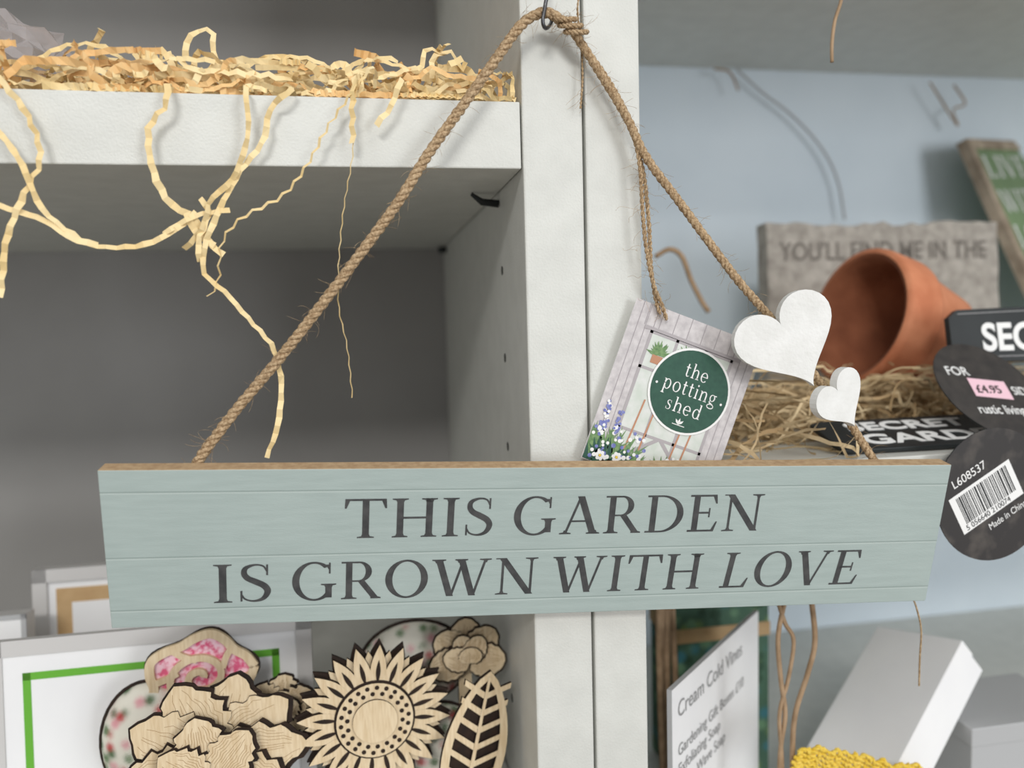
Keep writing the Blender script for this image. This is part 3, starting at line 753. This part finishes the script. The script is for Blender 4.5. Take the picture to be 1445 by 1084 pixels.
flat_print("bordered_print", (-24,892), (439,884), YPn, ZLOW, lay1)
def lay2(b, Fr, W, H):
    borders(b, Fr, 0, .009, W, H, .003, 'silver'); b.prism(Fr, [(.014,.014),(W-.014,.014),(W-.014,H-.014),(.014,H-.014)], 0, .0005, 'kraft')
    b.prism(Fr, [(.024,.024),(W-.024,.024),(W-.024,H-.024),(.024,H-.024)], 0.0005, .001, 'card')
flat_print("kraft_picture_frame", (46,798), (330,792), YF+.20, ZLOW, lay2, thick=.01)
def lay3(b, Fr, W, H): borders(b, Fr, 0, .003, W, H, .001, 'cardgrey')
flat_print("card_pack", (-110,872), (38,876), YF+.16, ZLOW, lay3, thick=.012)

# ------------------------------------------------------------ wooden flowers
def petal(a, r0_, r1_, wd, cx=0, cy=0, wav=0.0, n=9, sharp=1.0, seed=0):
    c, s = math.cos(a), math.sin(a); L = []; Rr = []
    for i in range(n+1):
        t = i/n; r = r0_+(r1_-r0_)*t; h = wd*(math.sin(math.pi*min(1,t*.86+.14))**sharp)
        if i == n: h = 0
        j = 1+wav*math.sin(i*1.5+seed); k = 1+wav*math.sin(i*1.9+seed*2+1)
        L.append((cx+c*r-s*h*j, cy+s*r+c*h*j)); Rr.append((cx+c*r+s*h*k, cy+s*r-c*h*k))
    return L+Rr[-2::-1]
def line2(b, Fr, p, q, wd, w, m):
    d = Vector((q[0]-p[0], q[1]-p[1])); d.normalize(); nx, ny = -d.y*wd/2, d.x*wd/2
    b.poly(Fr, [(p[0]+nx,p[1]+ny),(p[0]-nx,p[1]-ny),(q[0]-nx,q[1]-ny),(q[0]+nx,q[1]+ny)], w, m)
YW = YF+.045
def sunflower(px, py, Rp):
    Fr = facing(px, py, YW, 3, 4, 0); R_ = Rp*m_per_px(px, py, YW)
    b = B("wooden_sunflower")
    for k in range(20):
        a = 2*math.pi*(k+.5)/20; b.prism(Fr, petal(a, .35*R_, 1.03*R_, .155*R_), -.006-.0001*(k%2), -.0042-.0001*(k%2), 'burnt_shadow')  # wider dark backing petals, drawn as the flower's black shadow
    for k in range(20):
        a = 2*math.pi*k/20
        b.prism(Fr, petal(a, .38*R_, .90*R_, .10*R_), -.0040+.0001*(k%2), -.0020+.0001*(k%2), 'ply', 'burnt_shadow')
    b.prism(Fr, circ(0,0,.62*R_), -.0042, -.0019, 'burnt_shadow')
    for k in range(20):
        a = 2*math.pi*(k+.5)/20
        b.prism(Fr, petal(a, .40*R_, 1.0*R_, .105*R_), -.0019+.0001*(k%2), .0008+.0001*(k%2), 'ply', 'burnt_shadow')
        b.prism(Fr, petal(a, .52*R_, .80*R_, .030*R_), .0008, .00105, 'burnt_shadow')
    b.prism(Fr, circ(0,0,.53*R_), .0009, .0012, 'burnt_shadow')
    b.prism(Fr, circ(0,0,.50*R_), .0012, .0022, 'ply', 'burnt_shadow')
    for r, n_ in ((.44,22),(.36,18)):
        for k in range(n_):
            a = 2*math.pi*(k+(.5 if r < .4 else 0))/n_; b.prism(Fr, circ(r*R_*math.cos(a), r*R_*math.sin(a), .030*R_, 10), .0022, .0024, 'burnt_shadow')
    b.prism(Fr, circ(0,0,.29*R_), .0022, .0035, 'ply', 'burnt_shadow')
    z0 = Fr(0,0).z - ZLOW - .001
    b.prism(Fr, [(-.004,-z0),(.004,-z0),(.004,-.5*R_),(-.004,-.5*R_)], -.008, -.006, 'ply', 'burnt_shadow')
    b.done(recalc=False)
sunflower(529, 1014, 108)
def layered(px, py, Rp, name, spec, Y, wav=.10, sharp=.62):
    Fr = facing(px, py, Y, 0, 6, 0); s = m_per_px(px, py, Y)*Rp
    b = B(name); lv = 0
    for (a, r0_, r1_, wd, cx, cy) in spec:
        a = math.radians(a); w0 = .0013*lv
        o = petal(a, r0_*s, r1_*s*1.05, wd*s*1.12, cx*s, cy*s, wav, 18, sharp, seed=lv*1.7)
        b.prism(Fr, [(x+.02*s, y-.03*s) for x, y in o], w0-.0013, w0-.0002, 'burnt_shadow')  # dark offset copy stands in for the shadow under each petal
        o = petal(a, r0_*s, r1_*s, wd*s, cx*s, cy*s, wav, 18, sharp, seed=lv*1.7)
        b.prism(Fr, o, w0, w0+.0012, 'ply', 'burnt_shadow')
        c, sn = math.cos(a), math.sin(a)
        for q in (-.78,-.64,-.52,-.40,-.28,-.16,-.05,.05,.16,.28,.4,.54,.68,.8):
            last = None; tm = random.uniform(.5,.95); t0 = random.uniform(0,.25)
            for t in [i/12 for i in range(1,12)]:
                if t > tm or t < t0: continue
                r = (r0_+(r1_-r0_)*t)*s; h = q*wd*s*(math.sin(math.pi*min(1,t*.86+.14))**sharp)*(1+wav*.8*math.sin(t*18*1.5+lv*1.7))
                p = (cx*s+c*r-sn*h, cy*s+sn*r+c*h)
                if last: line2(b, Fr, last, p, .0002, w0+.00125, 'engrave')
                last = p
        lv += 1
    z0 = Fr(0,0).z - ZLOW - .001
    if z0 > .01: b.prism(Fr, [(-.004,-z0),(.004,-z0),(.004,0),(-.004,0)], -.006, -.003, 'ply', 'burnt_shadow')
    return b.done(recalc=False)
layered(300, 1062, 106, "wooden_lily", [
 (75,.0,1.12,.42,0.1,0),(30,.0,1.15,.40,.05,.05),(112,.0,1.15,.44,0,0),(150,.0,1.15,.44,0,0),(0,.0,1.28,.38,0,0),(182,.0,1.18,.38,0,-.1),
 (-30,.0,1.1,.34,.1,-.1),(215,.0,1.1,.36,0,-.1),(95,.0,.78,.34,-.1,-.1),(50,0,.72,.30,.05,-.15),(140,0,.70,.30,-.1,-.2),(270,0,.8,.36,0,-.1)], YW-.002, wav=.13, sharp=.7)
layered(395, 1000, 52, "wooden_carnation", [(a,.1,1.0,.4,0,0) for a in (80,130,180,30,-20,230)]+[(100,0,.6,.3,0,0),(40,0,.6,.3,0,0),(160,0,.6,.3,0,0)], YW+.020, wav=.18, sharp=.45)
def rose(px, py, Rp, Y, name="wooden_rose"):
    Fr = facing(px, py, Y, 5, 5, 0); s = m_per_px(px, py, Y)*Rp; b = B(name)
    def blob(r, sd): return [(r*s*(1+.09*math.cos(5*a+sd))*math.cos(a), r*s*.86*(1+.09*math.cos(5*a+sd))*math.sin(a)) for a in [2*math.pi*k/60 for k in range(60)]]
    b.prism(Fr, blob(1.03,0), -.004, -.002, 'burnt_shadow'); b.prism(Fr, blob(.95,0), -.002, -.0012, 'rosepink', 'burnt_shadow')
    def band(pts, wd, w):
        for q in _sweep([(x*s,y*s) for x,y in pts], [wd*s]*len(pts)): b.prism(Fr, q, -.0012, w, 'ply', 'ply')
    ol = blob(.93,0); band([(x/s,y/s) for x,y in ol[::3]]+[(ol[0][0]/s,ol[0][1]/s)], .17, .0012)
    band([((.06+.052*t)*math.cos(t), (.06+.052*t)*.86*math.sin(t)) for t in [k*.5 for k in range(23)]], .13, .0014)
    for a in (.3,1.6,2.6,3.6,4.8,5.6):
        band([(.45*math.cos(a),.36*math.sin(a)),(.66*math.cos(a+.35),.52*math.sin(a+.35)),(.9*math.cos(a+.45),.72*math.sin(a+.45))], .12, .0013)
    z0 = Fr(0,0).z-ZLOW-.001
    b.prism(Fr, [(-.004,-z0),(.004,-z0),(.004,-.5*s),(-.004,-.5*s)], -.006, -.004, 'ply', 'burnt_shadow')
    b.done(recalc=False)
rose(283, 956, 76, YW+.028)
layered(657, 925, 54, "wooden_ranunculus", [(a,.1,1.0,.42,0,0) for a in (90,140,40,190,-10)]+[(110,0,.7,.3,0,0),(60,0,.7,.3,0,0),(160,0,.7,.3,0,0),(85,0,.4,.3,0,0)], YW+.035, wav=.05, sharp=.5)
Fr = facing(672, 1045, YW-.004, -14, 10, 0); s = m_per_px(672,1045,YW)
b = B("wooden_leaf")
lo = petal(math.pi/2, -100*s, 98*s, 46*s, n=16, sharp=.7); b.prism(Fr, [(x+3*s,y-2*s) for x,y in lo], -.004, -.0016, 'burnt_shadow')  # the shifted dark copy stands in for the leaf's shadow
b.prism(Fr, petal(math.pi/2, -88*s, 84*s, 33*s, n=16, sharp=.7), -.0016, -.001, 'burnt_shadow')
for i in range(len(lo)):
    j = (i+1) % len(lo); p, q = lo[i], lo[j]; pi_, qi = (p[0]*.74, p[1]*.88), (q[0]*.74, q[1]*.88)
    try: b.prism(Fr, [p, q, qi, pi_], -.0016, .001, 'ply', 'burnt_shadow')
    except Exception: pass
b.prism(Fr, [(-3*s,-90*s),(3*s,-90*s),(2*s,90*s),(-2*s,90*s)], -.001, .0012, 'ply', 'burnt_shadow')
for k in range(-3,4):
    for sx in (-1,1): b.prism(Fr, [(0,k*24*s-14*s),(sx*34*s,k*24*s+4*s),(sx*34*s,k*24*s+12*s),(0,k*24*s-5*s)], -.001, .0009, 'ply', 'burnt_shadow')
b.prism(Fr, [(-.002,-(Fr(0,0).z-ZLOW-.002)),(.002,-(Fr(0,0).z-ZLOW-.002)),(.002,-90*s),(-.002,-90*s)], -.004, -.002, 'ply', 'burnt_shadow')
b.done(recalc=False)
def fabric_oval(px, py, Y, rx, ry, name="floral_fabric_ornament"):
    c = P(px,py,Y); s = m_per_px(px,py,Y); b = B(name); rows = []
    for i in range(15):
        th = math.pi*i/14
        rows.append([c+Vector((rx*s*math.sin(th)*math.cos(a), .012*math.sin(th)*math.sin(a), ry*s*math.cos(th))) for a in [2*math.pi*k/32 for k in range(32)]])
    b.grid(rows, 'floral', True)
    b.tube([c+Vector((rx*1.02*s*math.cos(a),0,ry*1.02*s*math.sin(a))) for a in [2*math.pi*k/40 for k in range(41)]], .0011, 'burnt_shadow', 6, caps=False)
    b.tube([c+Vector((0,0,-ry*s)), Vector((c.x, c.y, ZLOW+.001))], .002, 'ply', 8)
    b.done(recalc=False)
fabric_oval(213, 1046, YW+.03, 68, 92)
fabric_oval(585, 935, YW+.052, 75, 60)
fabric_oval(620, 1050, YW+.03, 58, 60)

# ------------------------------------------------------------ lower right
A_ = P(948,975,YF+.018); C_ = PZ(1070,862,A_.z)
d = Vector((C_.x-A_.x, C_.y-A_.y, 0))
hh = A_.z-ZRL-.001
CF = Frame(Vector((A_.x, A_.y, ZRL+.001)), d, Vector((0,0,1))); cw = d.length
pc = empty("price_list_card", CF(cw/2, hh/2))
b = B("card"); b.prism(CF, [(0,0),(cw,0),(cw,hh),(0,hh)], -.003, 0, 'card', 'cardgrey'); b.done(pc)
for i, (t, sz) in enumerate([("Cream Cold Vines", .0135),("", .01),("Gardening Gift Boxes £10", .0098),("Exfoliating Soap", .0098),("Clean Wave Soap", .0098),("Hand Balm", .0098)]):
    if t: text_obj("text_line", t, CF, .007, hh-.019-i*.0112, sz, .0003, 'grey', pc, extrude=.00005)
a = P(952,850,YF+.15); c = P(1085,850,YF+.15)
b = B("botanical_gift_box"); b.box(a.x, c.x, YF+.15, YF+.20, ZRL+.001, P(1000,830,YF+.15).z, 'foliage'); b.box(a.x-.001, c.x+.001, YF+.149, YF+.201, P(1000,905,YF+.15).z, P(1000,885,YF+.15).z, 'kraft'); b.done(bevel=.001)
b = B("dried_stem_bundle")
for k in range(5):
    x = 928+k*5; Y = YF+.10+.004*k
    top = P(x, 850, Y); b.tube(catmull([Vector((top.x+random.uniform(-.006,.006), Y, ZRL+.002)), Vector((top.x+random.uniform(-.003,.003),Y,(ZRL+top.z)/2)), top, top+Vector((random.uniform(-.004,.004),0,.03))]), .0022, 'stalk', 7)
b.done()
b = B("dried_stem_bundle")
for pl, wd in (([(1108,845),(1098,900),(1102,960),(1108,1010),(1100,1084),(1100,1300)],3.2),([(1098,850),(1108,880),(1120,905),(1112,960),(1100,1010),(1104,1090),(1106,1300)],2.8),([(1145,845),(1150,905),(1140,950),(1122,1010),(1118,1084),(1116,1300)],3.6)):
    ln = catmull([P(x,y,YF+.028) for x,y in pl]); ln = [q for q in ln if q.z > ZRL+.003]
    b.tube(ln, wd*m_per_px(1100,950,YF+.028), 'stalk', 6)
b.done()
DB = .58
tlb = CAM+ray(1240,886)*DB; trb = CAM+ray(1357,906)*DB*.9; blb = CAM+ray(1128,1078)*DB*.915
Fb = Frame(tlb, trb-tlb, tlb-blb); Wb = (trb-tlb).length; Hb = (tlb-blb).length*1.08
b = B("white_gift_box"); b.prism(Fb, [(0,-Hb),(Wb,-Hb),(Wb,0),(0,0)], -.028, 0, 'card'); 
b.prism(Fb, [(-.0008,-Hb-.0008),(Wb+.0008,-Hb-.0008),(Wb+.0008,.0008),(-.0008,.0008)], -.013, .0008, 'card'); b.done(bevel=.0006)
b = B("yellow_crochet_trim")
YX = YF+.02
ln = catmull([P(x,y,YX) for x,y in [(1124,1064),(1150,1058),(1190,1064),(1230,1072),(1262,1082),(1290,1082),(1320,1096)]], n=10)
for off in range(5):
    zz = [p+Vector((.0016*math.cos(i*1.1+off),.001*off,-.0034*off+.0016*math.sin(i*1.9+off))) for i, p in enumerate(ln)]
    rope(b, zz, .0015, .006, m='yellow', strands=2, hairs=0, n=5)
b.done()
b = B("white_gift_box"); q = P(1372,1030,YF+.05); z1 = q.z
b.box(q.x, q.x+.09, YF+.05, YF+.11, ZRL+.001, z1, 'cardgrey'); b.box(q.x-.0008, q.x+.0908, YF+.0492, YF+.1108, z1-.012, z1+.0008, 'cardgrey'); b.done(bevel=.0008)
b = B("loose_thread"); b.tube(catmull([P(x,y,YF-.012) for x,y in [(1286,838),(1294,860),(1300,890),(1298,930),(1297,968)]]), .0005, 'jute', 5); b.done(sign)

# ------------------------------------------------------------ lights
def area(name, loc, target, sx, sy, e, col=(1,1,1)):
    l = bpy.data.lights.new(name, 'AREA'); l.shape = 'RECTANGLE'; l.size = sx; l.size_y = sy; l.energy = e; l.color = col
    o = bpy.data.objects.new(name, l); scene.collection.objects.link(o); o.location = loc
    o.rotation_euler = (Vector(target)-Vector(loc)).to_track_quat('-Z','Y').to_euler()
area("ceiling_panel_light", (0.9, -1.1, 2.8), (0.3, 0.4, 1.3), 1.3, 0.6, 7, (1, .99, .97))
area("ceiling_panel_light", (-0.7, -2.3, 2.8), (-0.1, 0.4, 1.3), 0.9, 0.35, 36, (1, .98, .95))
area("shopfront_daylight", (1.5, -2.2, 1.55), (0.5, 0.6, 1.4), 0.9, 1.1, 26, (.94, .97, 1))
wd = bpy.data.worlds.new("World"); scene.world = wd; wd.use_nodes = True
bg = wd.node_tree.nodes["Background"]; bg.inputs[0].default_value = (.98,.985,1,1); bg.inputs[1].default_value = 0.54

cam = bpy.data.cameras.new("camera"); co = bpy.data.objects.new("camera", cam); scene.collection.objects.link(co)
Rm3 = Matrix((RT, UP, -fwd)).transposed(); co.matrix_world = Matrix.Translation(CAM) @ Rm3.to_4x4()
cam.sensor_width = 36; cam.lens = 36*F_PX/1445; cam.clip_start = 0.01
cam.dof.use_dof = True; cam.dof.focus_distance = 0.375; cam.dof.aperture_fstop = 4.6
scene.camera = co
scene.view_settings.view_transform = 'Standard'
